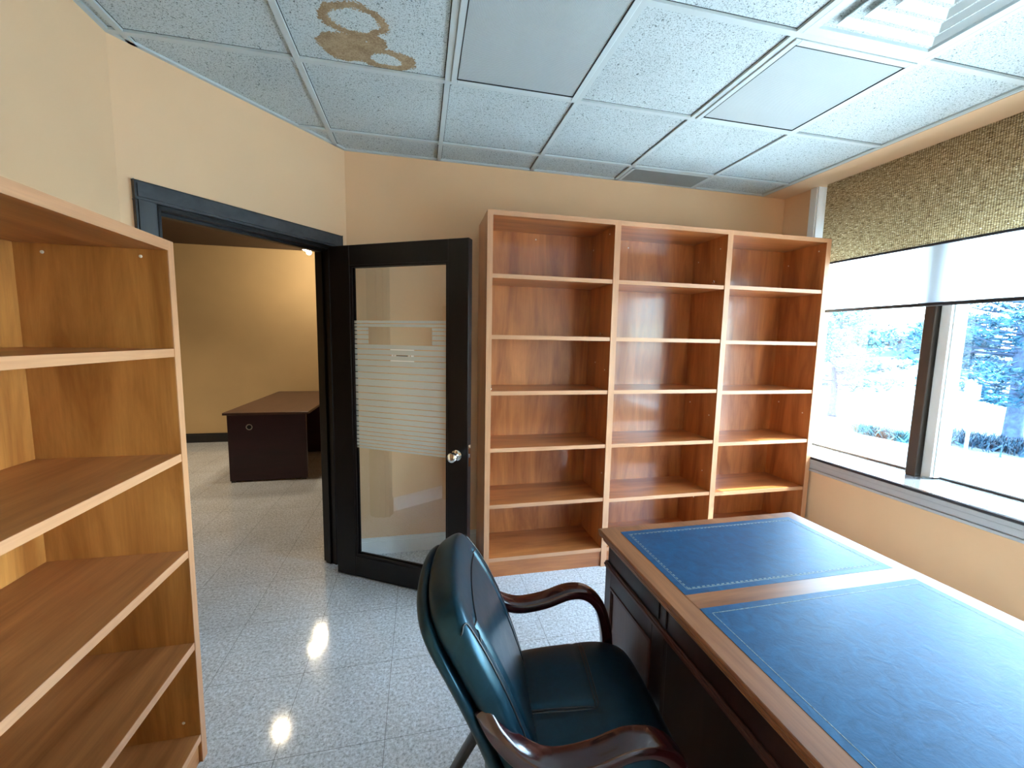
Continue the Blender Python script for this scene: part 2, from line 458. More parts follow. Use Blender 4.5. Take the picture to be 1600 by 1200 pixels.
# window wall: sill wall, pier beside the window, soffit over the blind
WY1, WY0, ZS = 2.545, -2.30, .672
w = MB().box(XW, 3.3, YF, YB, 0, .60).box(XW, 2.90, WY1, YB, .60, 2.7).box(XW, 3.3, YF, WY0, .60, 2.7)
w.box(XW+.25, 3.3, WY0, YB, 2.25, 2.7).box(2.90, 3.3, YB-.001, YB+.1, 0, 2.7)
struct('wall_right', w, M['wall'])
struct('trim_3', MB().box(2.574, XW+.25, YF, YB, HC-.008, 2.72), M['soffit'])
# baseboards
bb = MB()
def base_run(mb, p0, p1, n, h=.115, t=.014):
    p0, p1 = Vector(p0), Vector(p1); d = (p1-p0).normalized(); L = (p1-p0).length; n = Vector(n)
    mb.obox((p0+p1)/2 + n*t/2 + Vector((0, 0, h/2-.012)), d, n, Vector((0, 0, 1)), L/2, t/2, h/2-.012)
    mb.obox((p0+p1)/2 + n*t*.32 + Vector((0, 0, h-.012)), d, n, Vector((0, 0, 1)), L/2, t*.32, .012)
base_run(bb, (DC.x+.01, YB, 0), (XW, YB, 0), (0, -1, 0))
struct('baseboard_back', bb, M['white_paint'])
bb = MB(); base_run(bb, (XL, YF, 0), (XL, DL.y, 0), (1, 0, 0)); struct('baseboard_left', bb, M['white_paint'])
bb = MB(); base_run(bb, (XW, YF, 0), (XW, YB, 0), (-1, 0, 0)); struct('baseboard_right', bb, M['white_paint'])
bb = MB(); base_run(bb, (XL, YF, 0), (XW, YF, 0), (0, 1, 0)); struct('baseboard_front', bb, M['white_paint'])

# hall room beyond the doorway
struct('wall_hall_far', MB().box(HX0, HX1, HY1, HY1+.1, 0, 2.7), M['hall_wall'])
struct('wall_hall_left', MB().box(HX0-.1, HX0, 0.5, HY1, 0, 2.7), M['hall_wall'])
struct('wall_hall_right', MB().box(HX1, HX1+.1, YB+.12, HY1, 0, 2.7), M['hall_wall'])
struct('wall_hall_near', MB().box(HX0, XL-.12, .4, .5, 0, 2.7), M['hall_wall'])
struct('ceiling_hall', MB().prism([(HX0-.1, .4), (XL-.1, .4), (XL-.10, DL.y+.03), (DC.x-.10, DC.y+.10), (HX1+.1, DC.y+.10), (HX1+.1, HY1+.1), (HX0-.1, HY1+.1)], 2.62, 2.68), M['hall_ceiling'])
M['black_base'] = plain('black_baseboard', (.01, .01, .012), .3)
bb = MB(); base_run(bb, (HX0, HY1, 0), (HX1, HY1, 0), (0, -1, 0), .125); struct('baseboard_hall', bb, M['black_base'])

# ------------------------------------------------------------------ door
door = sroot('door_1')
def dpart(name, mb, mat, parent=None, **kw): return mb.build(name, mat, parent or door, **kw)
CW = .075
for side, (a, b) in (('l', (S0-CW, S0)), ('r', (S1, S1+CW))):
    m = MB(); dbox(m, a, b, 0, .018, .14, HD, .003)
    dbox(m, a+.01, b-.01, .018, .024, .14, HD)
    dbox(m, a-.004, b+.004, 0, .026, 0, .14, .003)
    dbox(m, a, b, -.138, -.12, 0, HD, .003)
    tag(dpart('casing_post', m, M['casing']))
m = MB(); dbox(m, S0-CW, S1+CW, 0, .018, HD, HD+CW, .003); dbox(m, S0-CW+.01, S1+CW-.01, .018, .024, HD+.012, HD+CW-.012)
dbox(m, S0-CW, S1+CW, -.138, -.12, HD, HD+CW, .003)
dpart('casing_head', m, M['casing_h'])
m = MB(); dbox(m, S0-.002, S0+.018, -.12, 0, 0, HD); dbox(m, S1-.018, S1+.002, -.12, 0, 0, HD)
dbox(m, S0, S1, -.12, 0, HD-.018, HD+.002)
dbox(m, S0+.018, S0+.030, -.085, -.045, 0, HD-.018); dbox(m, S1-.030, S1-.018, -.085, -.045, 0, HD-.018)
dbox(m, S0, S1, -.085, -.045, HD-.032, HD-.018)
dpart('jamb', m, M['espresso'])
# leaf
LA = Vector((-.509, 2.625, 0)); LE = Vector((.247, 2.176, 0))
le = (LE-LA).normalized(); ln = Vector((-le.y, le.x, 0))            # ln points away from the camera side
if ln.y < 0: ln = -ln
LL = (LE-LA).length; LT = .044
def lbox(mb, s0, s1, n0, n1, z0, z1, bev=0):
    return mb.obox(LA + le*((s0+s1)/2) + ln*((n0+n1)/2) + Vector((0, 0, (z0+z1)/2)), le, ln, Vector((0, 0, 1)), (s1-s0)/2, (n1-n0)/2, (z1-z0)/2, bev)
G0, G1, GZ0, GZ1, LZ = .150, LL-.132, .150, 1.862, 1.985
m = MB()
lbox(m, 0, G0-.012, 0, LT, .008, LZ, .002); lbox(m, G1+.012, LL, 0, LT, .008, LZ, .002)
lbox(m, G0-.012, G1+.012, 0, LT, .008, GZ0-.012, .002); lbox(m, G0-.012, G1+.012, 0, LT, GZ1+.012, LZ, .002)
leaf = dpart('door_leaf', m, M['espresso'])
m = MB()
for n0, n1 in ((.004, .016), (LT-.016, LT-.004)):
    lbox(m, G0-.013, G0, n0, n1, GZ0-.012, GZ1+.012); lbox(m, G1, G1+.013, n0, n1, GZ0-.012, GZ1+.012)
    lbox(m, G0, G1, n0, n1, GZ0-.013, GZ0); lbox(m, G0, G1, n0, n1, GZ1, GZ1+.013)
dpart('glazing_bead', m, M['espresso'], leaf)
m = MB(); m.poly([tuple(LA + le*s + ln*.022 + Vector((0, 0, z))) for s, z in ((G0-.005, GZ0-.005), (G1+.005, GZ0-.005), (G1+.005, GZ1+.005), (G0-.005, GZ1+.005))])
dpart('glass_pane', m, M['door_glass'], leaf)
gaps = [1.567, 1.548, 1.528, 1.508, 1.485, 1.458, 1.431, 1.403, 1.371, 1.341, 1.306, 1.268, 1.23, 1.188, 1.148, 1.108, 1.071, 1.038, 1.006, .973, .945, .918, .894, .869, .848, .828, .812]
m = MB()
for zt, zb in zip(gaps, gaps[1:]):
    t0, t1 = zt-.0022, zb+.0022
    if t1 > 1.430 and t0 < 1.53:
        segs = [(G0, .245), (.655, G1)]
    else: segs = [(G0, G1)]
    for a, b in segs:
        m.poly([tuple(LA + le*s + ln*.0195 + Vector((0, 0, z))) for s, z in ((a, t1), (b, t1), (b, t0), (a, t0))])
tag(dpart('frosted_film', m, M['frost'], leaf), 'frosted white stripes across the middle of the glass')
m = MB()
for a, b, z0, z1 in ((.392, .545, 1.400, 1.405), (.392, .545, 1.338, 1.343), (.400, .412, 1.366, 1.374), (.418, .427, 1.366, 1.374), (.510, .518, 1.366, 1.374), (.525, .542, 1.366, 1.374)):
    lbox(m, a, b, .0165, .0185, z0, z1)
pl = dpart('name_plate', m, M['white_paint'], leaf)
m = MB(); lbox(m, .432, .502, .0165, .0185, 1.368, 1.372); dpart('plate_bar', m, M['gasket'], leaf)
for sg, off in ((-1, 0), (1, LT)):
    kc = LA + le*(LL-.065) + ln*off + Vector((0, 0, .842))
    m = MB().lathe([(0, .030), (.004, .030), (.008, .024), (.012, .012), (.032, .011), (.036, .020), (.046, .027), (.058, .028), (.066, .024), (.070, .012), (.0702, .0)], kc, ln*sg, 28)
    tag(dpart('door_knob', m, M['chrome'], leaf, smooth=True, auto=40), 'round polished chrome knob')
m = MB(); lbox(m, LL, LL+.0015, .010, .034, .78, .90); lbox(m, LL, LL+.007, .017, .027, .832, .852)
dpart('latch_plate', m, M['chrome'], leaf)
for z in (.25, 1.0, 1.75):
    m = MB().tube([LA - le*.006 + ln*LT + Vector((0, 0, z)), LA - le*.006 + ln*LT + Vector((0, 0, z+.09))], .006, 10)
    dpart('hinge', m, M['black_metal'], leaf)

# ------------------------------------------------------------------ window
win = sroot('window_1')
XG = 3.13
def wp(name, mb, mat, **kw): return mb.build(name, mat, win, **kw)
wp('sill', MB().box(XW-.018, XG+.03, WY0, WY1, .60, ZS, .002).box(2.90, XG+.03, WY1, YB, .60, ZS, .002), M['sill'])
tag(wp('sill_edge', MB().box(XW-.024, XW-.016, WY0, WY1+.02, .652, ZS-.004), M['gasket']))
wp('sill_trim', MB().box(XW-.026, XW, WY0, WY1+.02, .625, .652, .002).box(XW-.020, XW, WY0, WY1+.02, .585, .625, .002).box(XW-.028, XW, WY0, WY1+.02, .567, .585, .003), M['alu'])
f = MB().box(XG-.03, XG+.03, WY0, YB, ZS, ZS+.018).box(XG-.03, XG+.03, WY0, YB, 2.16, 2.25)
f.box(3.0, XG+.03, YB-.03, YB, ZS, 2.25).box(XG-.05, XG+.03, 1.985, 2.05, 1.74, 2.16)
wp('frame', f, M['alu_light'])
wp('glazing_gasket', MB().box(XG-.034, XG-.028, WY0, YB-.03, ZS, ZS+.010), M['gasket'])
for y in (1.925, .72, -.48, -1.68):
    wp('mullion', MB().box(2.998, XG+.03, y-.026, y+.03, ZS, 2.16, .003), M['bronze'])
    m = MB().box(3.03, XG+.02, y-.085, y-.036, ZS+.01, 2.16, .002).box(3.045, XG, y-.036, y-.026, ZS, 2.16)
    m.box(3.05, XG+.02, y-.092, y-.088, ZS+.01, 2.16)
    wp('sash_stile', m, M['white_paint'])
for y0, y1 in ((1.955, YB-.03), (.75, 1.84), (-.45, .64), (-1.65, -.56), (WY0, -1.76)):
    wp('glass_pane', MB().poly([(XG, y0, ZS+.018), (XG, y1, ZS+.018), (XG, y1, 2.16), (XG, y0, 2.16)]), M['window_glass'])
# white jamb beside the blind
wp('side_jamb', MB().box(XW-.012, XW+.0, WY1, WY1+.05, ZS, 2.59, .002).box(XW, 2.90, WY1-.006, WY1+.001, ZS, 2.6), M['white_paint'])

# woven roller blind (tan) hanging under the soffit
bl = thing('roller_blind', (2.80, .1, 2.035), 'tan woven roller blind hanging from the soffit over the top of the window', 'blind')
BY0, BY1 = -2.28-.1, 2.500-.1
m = MB()
n = 60
for i in range(n):
    a, b = BY0+(BY1-BY0)*i/n, BY0+(BY1-BY0)*(i+1)/n
    m.poly([(0, a, .012), (0, b, .012), (0, b, .563), (0, a, .563)])
m.build('fabric', M['weave'], bl)
tag(MB().box(-.008, .006, BY0, BY1, 0, .014, .003).build('bottom_bar', plain('bar_dark', (.02, .02, .03), .4), bl), 'dark bottom bar')
MB().tube([(.035, BY0, .535), (.035, BY1, .535)], .026, 16).build('roller_tube', M['alu'], bl, smooth=True)
# sheer white shade close to the glass, its dark hem bar crossing the panes
sh = thing('sheer_shade', (2.975, .1, 1.715), 'sheer white shade with a dark hem bar, half lowered against the window glass', 'blind')
SY1 = BY1+.28
MB().poly([(0, BY0, .02), (0, SY1, .02), (0, SY1, .52), (0, BY0, .52)]).build('fabric', M['sheer'], sh)
MB().box(-.007, .007, BY0, SY1, 0, .022, .003).build('hem_bar', M['gasket'], sh)
MB().tube([(.0, BY0, .535), (.0, SY1, .535)], .02, 14).build('roller_tube', M['alu'], sh, smooth=True)

# ------------------------------------------------------------------ bookcases
def cap(mb, c, ax):
    mb.lathe([(0, .005), (.0015, .0045), (.0025, .002)], c, ax, 10)
# tall three-bay bookcase against the back wall
bc = thing('bookcase', (1.563, 2.60, 0), 'wide three-bay cherry wood bookcase of empty shelves along the back wall', 'bookcase')
ox, oy = 1.563, 2.60
FY, BYK = 2.385-oy, 2.735-oy
UX = [(.374, .406), (1.150, 1.189), (1.936, 1.974), (2.715, 2.752)]
for i, (a, b) in enumerate(UX):
    s_ = MB().box(a-ox, b-ox, FY+.0015, BYK, 0, 2.195, .001).build('upright', M['cherry_z'], bc)
    MB().box(a-ox, b-ox, FY, FY+.0015, 0, 2.195).build('edge_band', M['edge_z'], s_)
MB().box(.380-ox, 2.745-ox, BYK-.006, BYK+.001, .08, 2.18).build('back_panel', M['cherry_z'], bc)
shelves_z = [[1.846, 1.497, 1.166, .820, .468], [1.846, 1.497, 1.166, .820, .458], [1.850, 1.492, 1.155, .800, .448]]
for bay in range(3):
    a, b = UX[bay][1]-ox, UX[bay+1][0]-ox
    s_ = MB().box(a, b, FY+.0015, BYK-.006, 2.168, 2.195, .001).build('top_board', M['cherry_x'], bc)
    MB().box(a, b, FY, FY+.0015, 2.168, 2.195).build('edge_band', M['edge_x'], s_)
    for z in shelves_z[bay]:
        s_ = MB().box(a+.001, b-.001, FY+.0065, BYK-.006, z-.024, z, .001).build('shelf', M['cherry_x'], bc)
        MB().box(a+.001, b-.001, FY+.005, FY+.0065, z-.024, z).build('edge_band', M['edge_x'], s_)
    s_ = MB().box(a, b, FY+.005, BYK-.006, .103, .127, .001).build('bottom_shelf', M['cherry_x'], bc)
    MB().box(a, b, FY+.0035, FY+.005, .103, .127).build('edge_band', M['edge_x'], s_)
    MB().box(a, b, FY+.012, FY+.028, 0, .103).build('plinth', M['cherry_x'], bc)
for x, y, z, ax in [(.752, BYK-.006+oy, 2.131, (0, -1, 0)), (1.42, BYK-.006+oy, 2.12, (0, -1, 0)), (2.06, BYK-.006+oy, 2.11, (0, -1, 0)),
                    (1.150, 2.70, 2.08, (-1, 0, 0)), (1.150, 2.457, 2.13, (-1, 0, 0)), (1.936, 2.667, 2.04, (-1, 0, 0)), (1.936, 2.45, 2.09, (-1, 0, 0)),
                    (2.715, 2.44, 2.12, (-1, 0, 0)), (2.715, 2.68, 2.06, (-1, 0, 0)), (1.936, 2.45, .98, (-1, 0, 0)), (1.936, 2.66, 1.04, (-1, 0, 0)),
                    (1.936, 2.48, .58, (-1, 0, 0)), (2.715, 2.45, .98, (-1, 0, 0)), (2.715, 2.66, 1.03, (-1, 0, 0)), (1.150, 2.43, .62, (-1, 0, 0)),
                    (1.936, 2.55, .36, (-1, 0, 0)), (2.715, 2.56, .38, (-1, 0, 0)), (1.150, 2.6, 1.33, (-1, 0, 0)), (1.150, 2.45, 1.29, (-1, 0, 0))]:
    m = MB(); cap(m, (x-ox, y-oy, z), ax); m.build('screw_cap', M['cap'], bc)
for x, y, z in ((1.148, 2.50, 1.515), (1.934, 2.47, 1.875), (.410, 2.392, 1.180)):
    m = MB().tube([(x-ox, y-oy, z), (x-ox-.012, y-oy, z), (x-ox-.016, y-oy+.004, z+.016)], .0035, 8)
    m.tube([(x-ox, y-oy+.02, z), (x-ox-.010, y-oy+.02, z)], .003, 8)
    tag(m.build('shelf_pin', M['chrome'], bc, smooth=True), 'loose metal shelf pin')
# bookcase at the left wall
lb = thing('bookcase', (-.94, 1.115, 0), 'lower honey brown bookcase of empty shelves standing against the left wall before the doorway', 'bookcase')
ox, oy = -.94, 1.115
X0, X1, Y0, Y1 = -1.130-ox, -.741-ox, .725-oy, 1.512-oy
M['honey_z'] = wood('honey_laminate_z', 2, (.27, .085, .014), (.60, .255, .062)); M['honey_y'] = wood('honey_laminate_y', 1, (.29, .095, .026), (.60, .255, .085))
for a, b in ((Y0, Y0+.03), (Y1-.03, Y1)):
    s_ = MB().box(X0, X1-.0015, a, b, 0, 1.752, .001).build('side_panel', M['honey_z'], lb)
    MB().box(X1-.0015, X1, a, b, 0, 1.752).build('edge_band', M['edge_z'], s_)
MB().box(X0, X0+.008, Y0+.001, Y1-.001, .05, 1.74).build('back_panel', M['honey_z'], lb)
tb_ = MB().box(X0, X1-.0015, Y0+.03, Y1-.03, 1.722, 1.752, .001).build('top_board', M['honey_y'], lb)
MB().box(X1-.0015, X1, Y0+.03, Y1-.03, 1.722, 1.752).build('edge_band', M['edge_y'], tb_)
for z in (1.426, 1.093, .770, .445, .105):
    s_ = MB().box(X0+.008, X1-.0035, Y0+.03, Y1-.03, z-.025, z, .001).build('bottom_shelf' if z < .2 else 'shelf', M['honey_y'], lb)
    MB().box(X1-.0035, X1-.002, Y0+.03, Y1-.03, z-.025, z).build('edge_band', M['edge_y'], s_)
MB().box(X1-.03, X1-.012, Y0+.03, Y1-.03, 0, .08).build('plinth', M['honey_y'], lb)
for x, z in ((-1.054, 1.698), (-.813, 1.700), (-.791, .157)):
    m = MB(); cap(m, (x-ox, Y1-.03, z), (0, -1, 0)); m.build('screw_cap', M['cap'], lb)

# ------------------------------------------------------------------ executive desk
DX0, DX1, DY1, DZ = .645, 1.509, 1.372, .780
DY0 = DY1-1.60
ox, oy = (DX0+DX1)/2, (DY0+DY1)/2
dk = thing('executive_desk', (ox, oy, 0), 'large dark wood pedestal desk with navy blue leather top beside the armchair', 'desk')
def L(x): return x-ox
def Lx(y): return y-oy
# moulded top: frame boards with mitre look + ogee edge profile
def ring_profile(mb, prof):
    """sweep profile [(inset, z)] round the desk rectangle"""
    rings = []
    for ins, z in prof:
        rings.append([mb.bm.verts.new(p) for p in ((L(DX0+ins), Lx(DY0+ins), z), (L(DX1-ins), Lx(DY0+ins), z), (L(DX1-ins), Lx(DY1-ins), z), (L(DX0+ins), Lx(DY1-ins), z))])
    for a, b in zip(rings, rings[1:]):
        for k in range(4): mb.bm.faces.new((a[k], a[(k+1) % 4], b[(k+1) % 4], b[k]))
    mb.bm.faces.new(rings[0]); mb.bm.faces.new(rings[-1][::-1])
prof = [(.004, DZ), (.0015, DZ-.0015), (0, DZ-.005), (0, DZ-.010), (.002, DZ-.013), (.006, DZ-.014), (.006, DZ-.017), (.004, DZ-.021),
        (.005, DZ-.025), (.009, DZ-.029), (.015, DZ-.031), (.016, DZ-.034), (.014, DZ-.038), (.016, DZ-.042), (.022, DZ-.045)]
m = MB(); ring_profile(m, prof); top = m.build('desk_top', M['walnut_y'], dk)
tag(top, 'brown wooden top with moulded edge')
pan = [(DY1-.045, .945), (.885, .885-.640), (.185, DY0+.045)]
PX0, PX1 = .712, 1.450
for y1, y0 in pan:
    lp = MB().box(L(PX0), L(PX1), Lx(y0), Lx(y1), DZ-.002, DZ+.0008).build('leather_panel', M['desk_leather'], top)
    tag(lp, 'navy leather writing surface')
    m = MB(); q = .022
    def strip(xa, ya, xb, yb):
        m.box(L(min(xa, xb))-.0012*(xa == xb), L(max(xa, xb))+.0006*(xa == xb), Lx(min(ya, yb))-.0012*(ya == yb), Lx(max(ya, yb))+.0012*(ya == yb), DZ+.0006, DZ+.0011)
    for qq in (q,):
        strip(PX0+qq, y0+qq, PX1-qq, y0+qq); strip(PX0+qq, y1-qq, PX1-qq, y1-qq)
        strip(PX0+qq, y0+qq, PX0+qq, y1-qq); strip(PX1-qq, y0+qq, PX1-qq, y1-qq)
    if y1 < 1: m.build('tooled_border', M['tooling'], lp); continue
    nn = int((PX1-PX0-2*q)/.016)
    for yy in (y0+q+.005, y1-q-.005):
        for k in range(nn):
            x = PX0+q+.008+k*.016; m.box(L(x)-.0045, L(x)+.0045, Lx(yy)-.002, Lx(yy)+.002, DZ+.0006, DZ+.0012)
    nn = int((y1-y0-2*q)/.016)
    for k in range(nn):
        y = y0+q+.008+k*.016
        for xx in (PX0+q+.005, PX1-q-.005): m.box(L(xx)-.002, L(xx)+.002, Lx(y)-.0045, Lx(y)+.0045, DZ+.0006, DZ+.0012)
    tag(m.build('tooled_border', M['tooling'], lp), 'faded gold tooled line')
# cross bars between leathers (joints in the wood)
for y in (.915, .215):
    m = MB(); m.box(L(PX0-.001), L(PX1+.001), Lx(y-.030), Lx(y+.030), DZ-.001, DZ+.0004)
    m.build('cross_rail', M['walnut_x'], top)

BX0, BX1, BYa, BYb = .668, 1.486, DY0+.030, DY1-.030
def carcass():
    ped = [(.965, BYb), (BYa, .175)]
    for (a, b) in ped:
        p = MB().box(L(BX0+.012), L(BX1-.012), Lx(a+.004), Lx(b-.012), .07, .665).build('pedestal', M['desk_dark'], dk)
        for sx, xf, xi in ((-1, BX0, BX0+.012), (1, BX1, BX1-.012)):
            m = MB(); x0, x1 = sorted((xf, xi))
            m.box(L(x0), L(x1), Lx(a), Lx(a+.062), .07, .655, .001).box(L(x0), L(x1), Lx(b-.042), Lx(b), .07, .655, .001)
            m.box(L(x0), L(x1), Lx(a+.062), Lx(b-.042), .59, .655, .001).box(L(x0), L(x1), Lx(a+.062), Lx(b-.042), .07, .19, .001)
            m.build('face_frame', M['desk_dark'], p)
            m = MB(); xa = xf+.003 if sx < 0 else xf-.003
            pa, pb, za, zb = a+.062, b-.042, .19, .59
            for k, (ww, pr) in enumerate(((.010, .004), (.006, .001))):
                e = k*.010; xx0, xx1 = sorted((xi, xf + sx*(pr-.001)))
                m.box(L(xx0), L(xx1), Lx(pa+e), Lx(pa+e+ww), za+e, zb-e, .001).box(L(xx0), L(xx1), Lx(pb-e-ww), Lx(pb-e), za+e, zb-e, .001)
                m.box(L(xx0), L(xx1), Lx(pa+e), Lx(pb-e), zb-e-ww, zb-e, .001).box(L(xx0), L(xx1), Lx(pa+e), Lx(pb-e), za+e, za+e+ww, .001)
            m.build('panel_moulding', M['desk_mould'], p)
            xx0, xx1 = sorted((xi, xf+(-sx)*.004))
            MB().box(L(xx0), L(xx1), Lx(pa+.016), Lx(pb-.016), za+.016, zb-.016, .002).build('door_panel', M['desk_panel'], p)
        MB().box(L(BX0-.006), L(BX1+.006), Lx(a-.006), Lx(b+.006), 0, .07, .006).build('plinth', M['desk_dark'], dk)
    # frieze with three drawer fronts each side
    MB().box(L(BX0+.006), L(BX1-.006), Lx(BYa+.006), Lx(BYb-.006), .660, DZ-.045).build('frieze', M['desk_dark'], dk)
    m = MB()
    for x0, x1, y0, y1 in ((BX0-.006, BX0+.008, BYa-.006, BYb+.006), (BX1-.008, BX1+.006, BYa-.006, BYb+.006), (BX0, BX1, BYb-.008, BYb+.006), (BX0, BX1, BYa-.006, BYa+.008)):
        m.box(L(x0), L(x1), Lx(y0), Lx(y1), .652, .660, .002).box(L(x0+.003), L(x1-.003), Lx(y0+.003), Lx(y1-.003), .644, .668, .002)
    m.build('waist_moulding', M['desk_mould'], dk)
    for x0, x1 in ((BX0+.001, BX0+.007), (BX1-.007, BX1-.001)):
        for y0, y1 in ((.998, BYb-.035), (.19, .95), (BYa+.035, .142)):
            MB().box(L(x0), L(x1), Lx(y0), Lx(y1), .676, DZ-.048, .002).build('drawer_front', M['desk_dark'], dk)
        for y in (.974, .166):
            MB().box(L(x0)-.001, L(x1)+.001, Lx(y-.012), Lx(y+.012), .672, DZ-.046, .001).build('pilaster', M['desk_dark'], dk)
    MB().box(L(1.45), L(1.47), Lx(.175), Lx(.965), .03, .66).build('kneehole_light_block', M['desk_dark'], dk)  # full panel on the far side, placed to keep window light out of the kneehole
carcass()

# ------------------------------------------------------------------ armchair
cx, cy = .375, .955
ch = thing('armchair', (cx, cy, 0), 'black leather armchair with curved dark red wooden arms, drawn up to the desk', 'chair', rz=math.radians(-6))
LR = M['chair_leather']
def bez(p, n):
    """Catmull-Rom through points"""
    P = [Vector(q) for q in p]; P = [P[0]*2-P[1]] + P + [P[-1]*2-P[-2]]; out = []
    for i in range(1, len(P)-2):
        for k in range(n):
            t = k/n; a, b, c, d = P[i-1:i+3]
            out.append(.5*((2*b)+(-a+c)*t+(2*a-5*b+4*c-d)*t*t+(-a+3*b-3*c+d)*t*t*t))
    out.append(P[-2]); return out
# back: centre line in x,z (chair local), u across (y), v up
BK = [(-.125, .43), (-.152, .50), (-.188, .60), (-.228, .70), (-.272, .79), (-.318, .865), (-.342, .905)]
def backline(v):
    t = (v+1)/2*(len(BK)-1); i = min(int(t), len(BK)-2); f = t-i
    p = [Vector((q[0], 0, q[1])) for q in BK]
    a = p[max(i-1, 0)]; b = p[i]; c = p[i+1]; d = p[min(i+2, len(p)-1)]
    pt = .5*((2*b)+(-a+c)*f+(2*a-5*b+4*c-d)*f*f+(-a+3*b-3*c+d)*f**3)
    tg = (c-b).normalized(); return pt, tg
def backfn(off, hw, wrap=.018, vs=1.0):
    def fn(u, v):
        # rounded outline
        k = .30
        w_ = hw*(1-.13*max(0, v)**2.2 - .05*max(0, -v)**2)
        uu = u*math.sqrt(1-k*v*v*abs(v)**1.2); vv = v*math.sqrt(1-k*u*u*abs(u)**1.2)
        p, tg = backline(vv*vs); nrm = Vector((tg.z, 0, -tg.x))
        y = uu*w_; p = p + nrm*(off + wrap*(u*u)) + Vector((0, y, 0))
        return p, nrm
    return fn
def tback(u, v):
    g = 1.0
    s_ = min(abs(abs(u)-.70), 1); g -= .30*math.exp(-(s_/.035)**2)*(1 if v < .55 else 0)
    return .040*g + .010*max(0, 1-u*u)*(1 if v < .3 else .9), .034
MB().cushion(backfn(.008, .236), tback, 60, 10, .34).build('backrest', LR, ch, smooth=True)
tag(MB().cushion(backfn(-.037, .232, .018, .985), lambda u, v: (.013, .019), 44, 12, .4).build('back_shell', LR, ch, smooth=True), 'black outer shell of the backrest')
# piping seams on the back
fnb = backfn(.008, .236)
def onback(u, v, e=.001):
    p, nn = fnb(u, v); tf, _ = tback(u, v)
    ed = (max(0, 1-abs(u)**10)*max(0, 1-abs(v)**10))**.34
    return p + nn*(tf*ed+e)
m = MB()
for sg in (-1, 1):
    m.tube([onback(sg*p.x, p.y) for p in bez([(.995, .74, 0), (.96, .77, 0), (.90, .70, 0), (.88, .5, 0), (.89, .2, 0), (.91, -.4, 0), (.92, -.9, 0)], 8)], .0022, 6)
m.tube([onback(-.86+1.72*k/30, .50+.04*math.sin(PI*k/30)) for k in range(31)], .0020, 6)
m.build('back_seam', M['black_metal'], ch, smooth=True)
# seat
def seatfn(u, v):       # u across y, v along x (front +)
    k = .18
    uu = u*math.sqrt(1-k*v*v*abs(v)); vv = v*math.sqrt(1-k*u*u*abs(u)*.6)
    x = .045 + vv*.232; y = uu*(.252 + .018*v)
    z = .445 - .028*max(0, v-.35)**2*2 + .010*u*u
    return Vector((x, y, z)), Vector((0, 0, 1))
def tseat(u, v):
    g = 1.0
    inb = -.55 < u < -.07
    g -= .10*math.exp(-((v-.18)/.025)**2)*(0 if inb else 1)
    for uc in (-.07, -.55): g -= .10*math.exp(-((u-uc)/.025)**2)*(1 if v < .18 else 0)
    return .052*g + .010*max(0, 1-u*u), .05
MB().cushion(seatfn, tseat, 56, 7, .45).build('seat', LR, ch, smooth=True)
m = MB()
def onseat(u, v, e=.0006):
    p, nn = seatfn(u, v); tf, _ = tseat(u, v); ed = (max(0, 1-abs(u)**7)*max(0, 1-abs(v)**7))**.45
    return p + nn*(tf*ed+e)
for d in (-.018, .018):
    m.tube([onseat(-.07+d, v/20) for v in range(-17, 1)] + [onseat(-.07+d, .16+d)] + [onseat(u/20, .18+d+.004*u) for u in range(0, 18)], .0026, 6)
    m.tube([onseat(-.55-d, v/20) for v in range(-17, 1)] + [onseat(-.55-d, .16+d)] + [onseat(-u/20, .18+d) for u in range(13, 18)], .0026, 6)
tag(m.build('seat_seam', M['black_metal'], ch, smooth=True), 'double stitched seam')
# arms
def arm(sg):
    pts = bez([(-.232, sg*.212, .725), (-.200, sg*.232, .682), (-.150, sg*.248, .642), (-.090, sg*.256, .622), (-.01, sg*.258, .632), (.065, sg*.258, .656),
               (.125, sg*.258, .650), (.172, sg*.257, .605), (.198, sg*.256, .52), (.206, sg*.256, .43), (.204, sg*.255, .36)], 6)
    nn = len(pts); sides = [(0, 1, 0)]*nn
    ws = [.021+.008*math.sin(PI*min(1, i/(nn*.75))) for i in range(nn)]; ts = [.018]*nn
    return MB().ribbon(pts, sides, ws, ts, 20)
for sg in (-1, 1):
    tag(arm(sg).build('armrest', M['mahogany'], ch, smooth=True), 'glossy dark red wooden armrest')
# frame and legs
for sg in (-1, 1):
    MB().ribbon(bez([(-.15, sg*.20, .42), (-.19, sg*.205, .30), (-.275, sg*.21, .14), (-.345, sg*.215, 0.0)], 5), [(0, 1, 0)]*16, [.019]*16, [.013]*16, 12).build('leg', M['black_metal'], ch, smooth=True)
    MB().ribbon(bez([(.205, sg*.258, .385), (.207, sg*.255, .26), (.213, sg*.252, .12), (.220, sg*.25, 0.0)], 5), [(0, 1, 0)]*16, [.019]*16, [.014]*16, 12).build('leg', M['black_metal'], ch, smooth=True)
MB().box(-.17, .235, -.235, .235, .375, .402, .004).build('seat_frame', M['black_metal'], ch)
MB().box(-.215, -.165, -.19, .19, .38, .50, .004).build('back_bracket', M['black_metal'], ch)

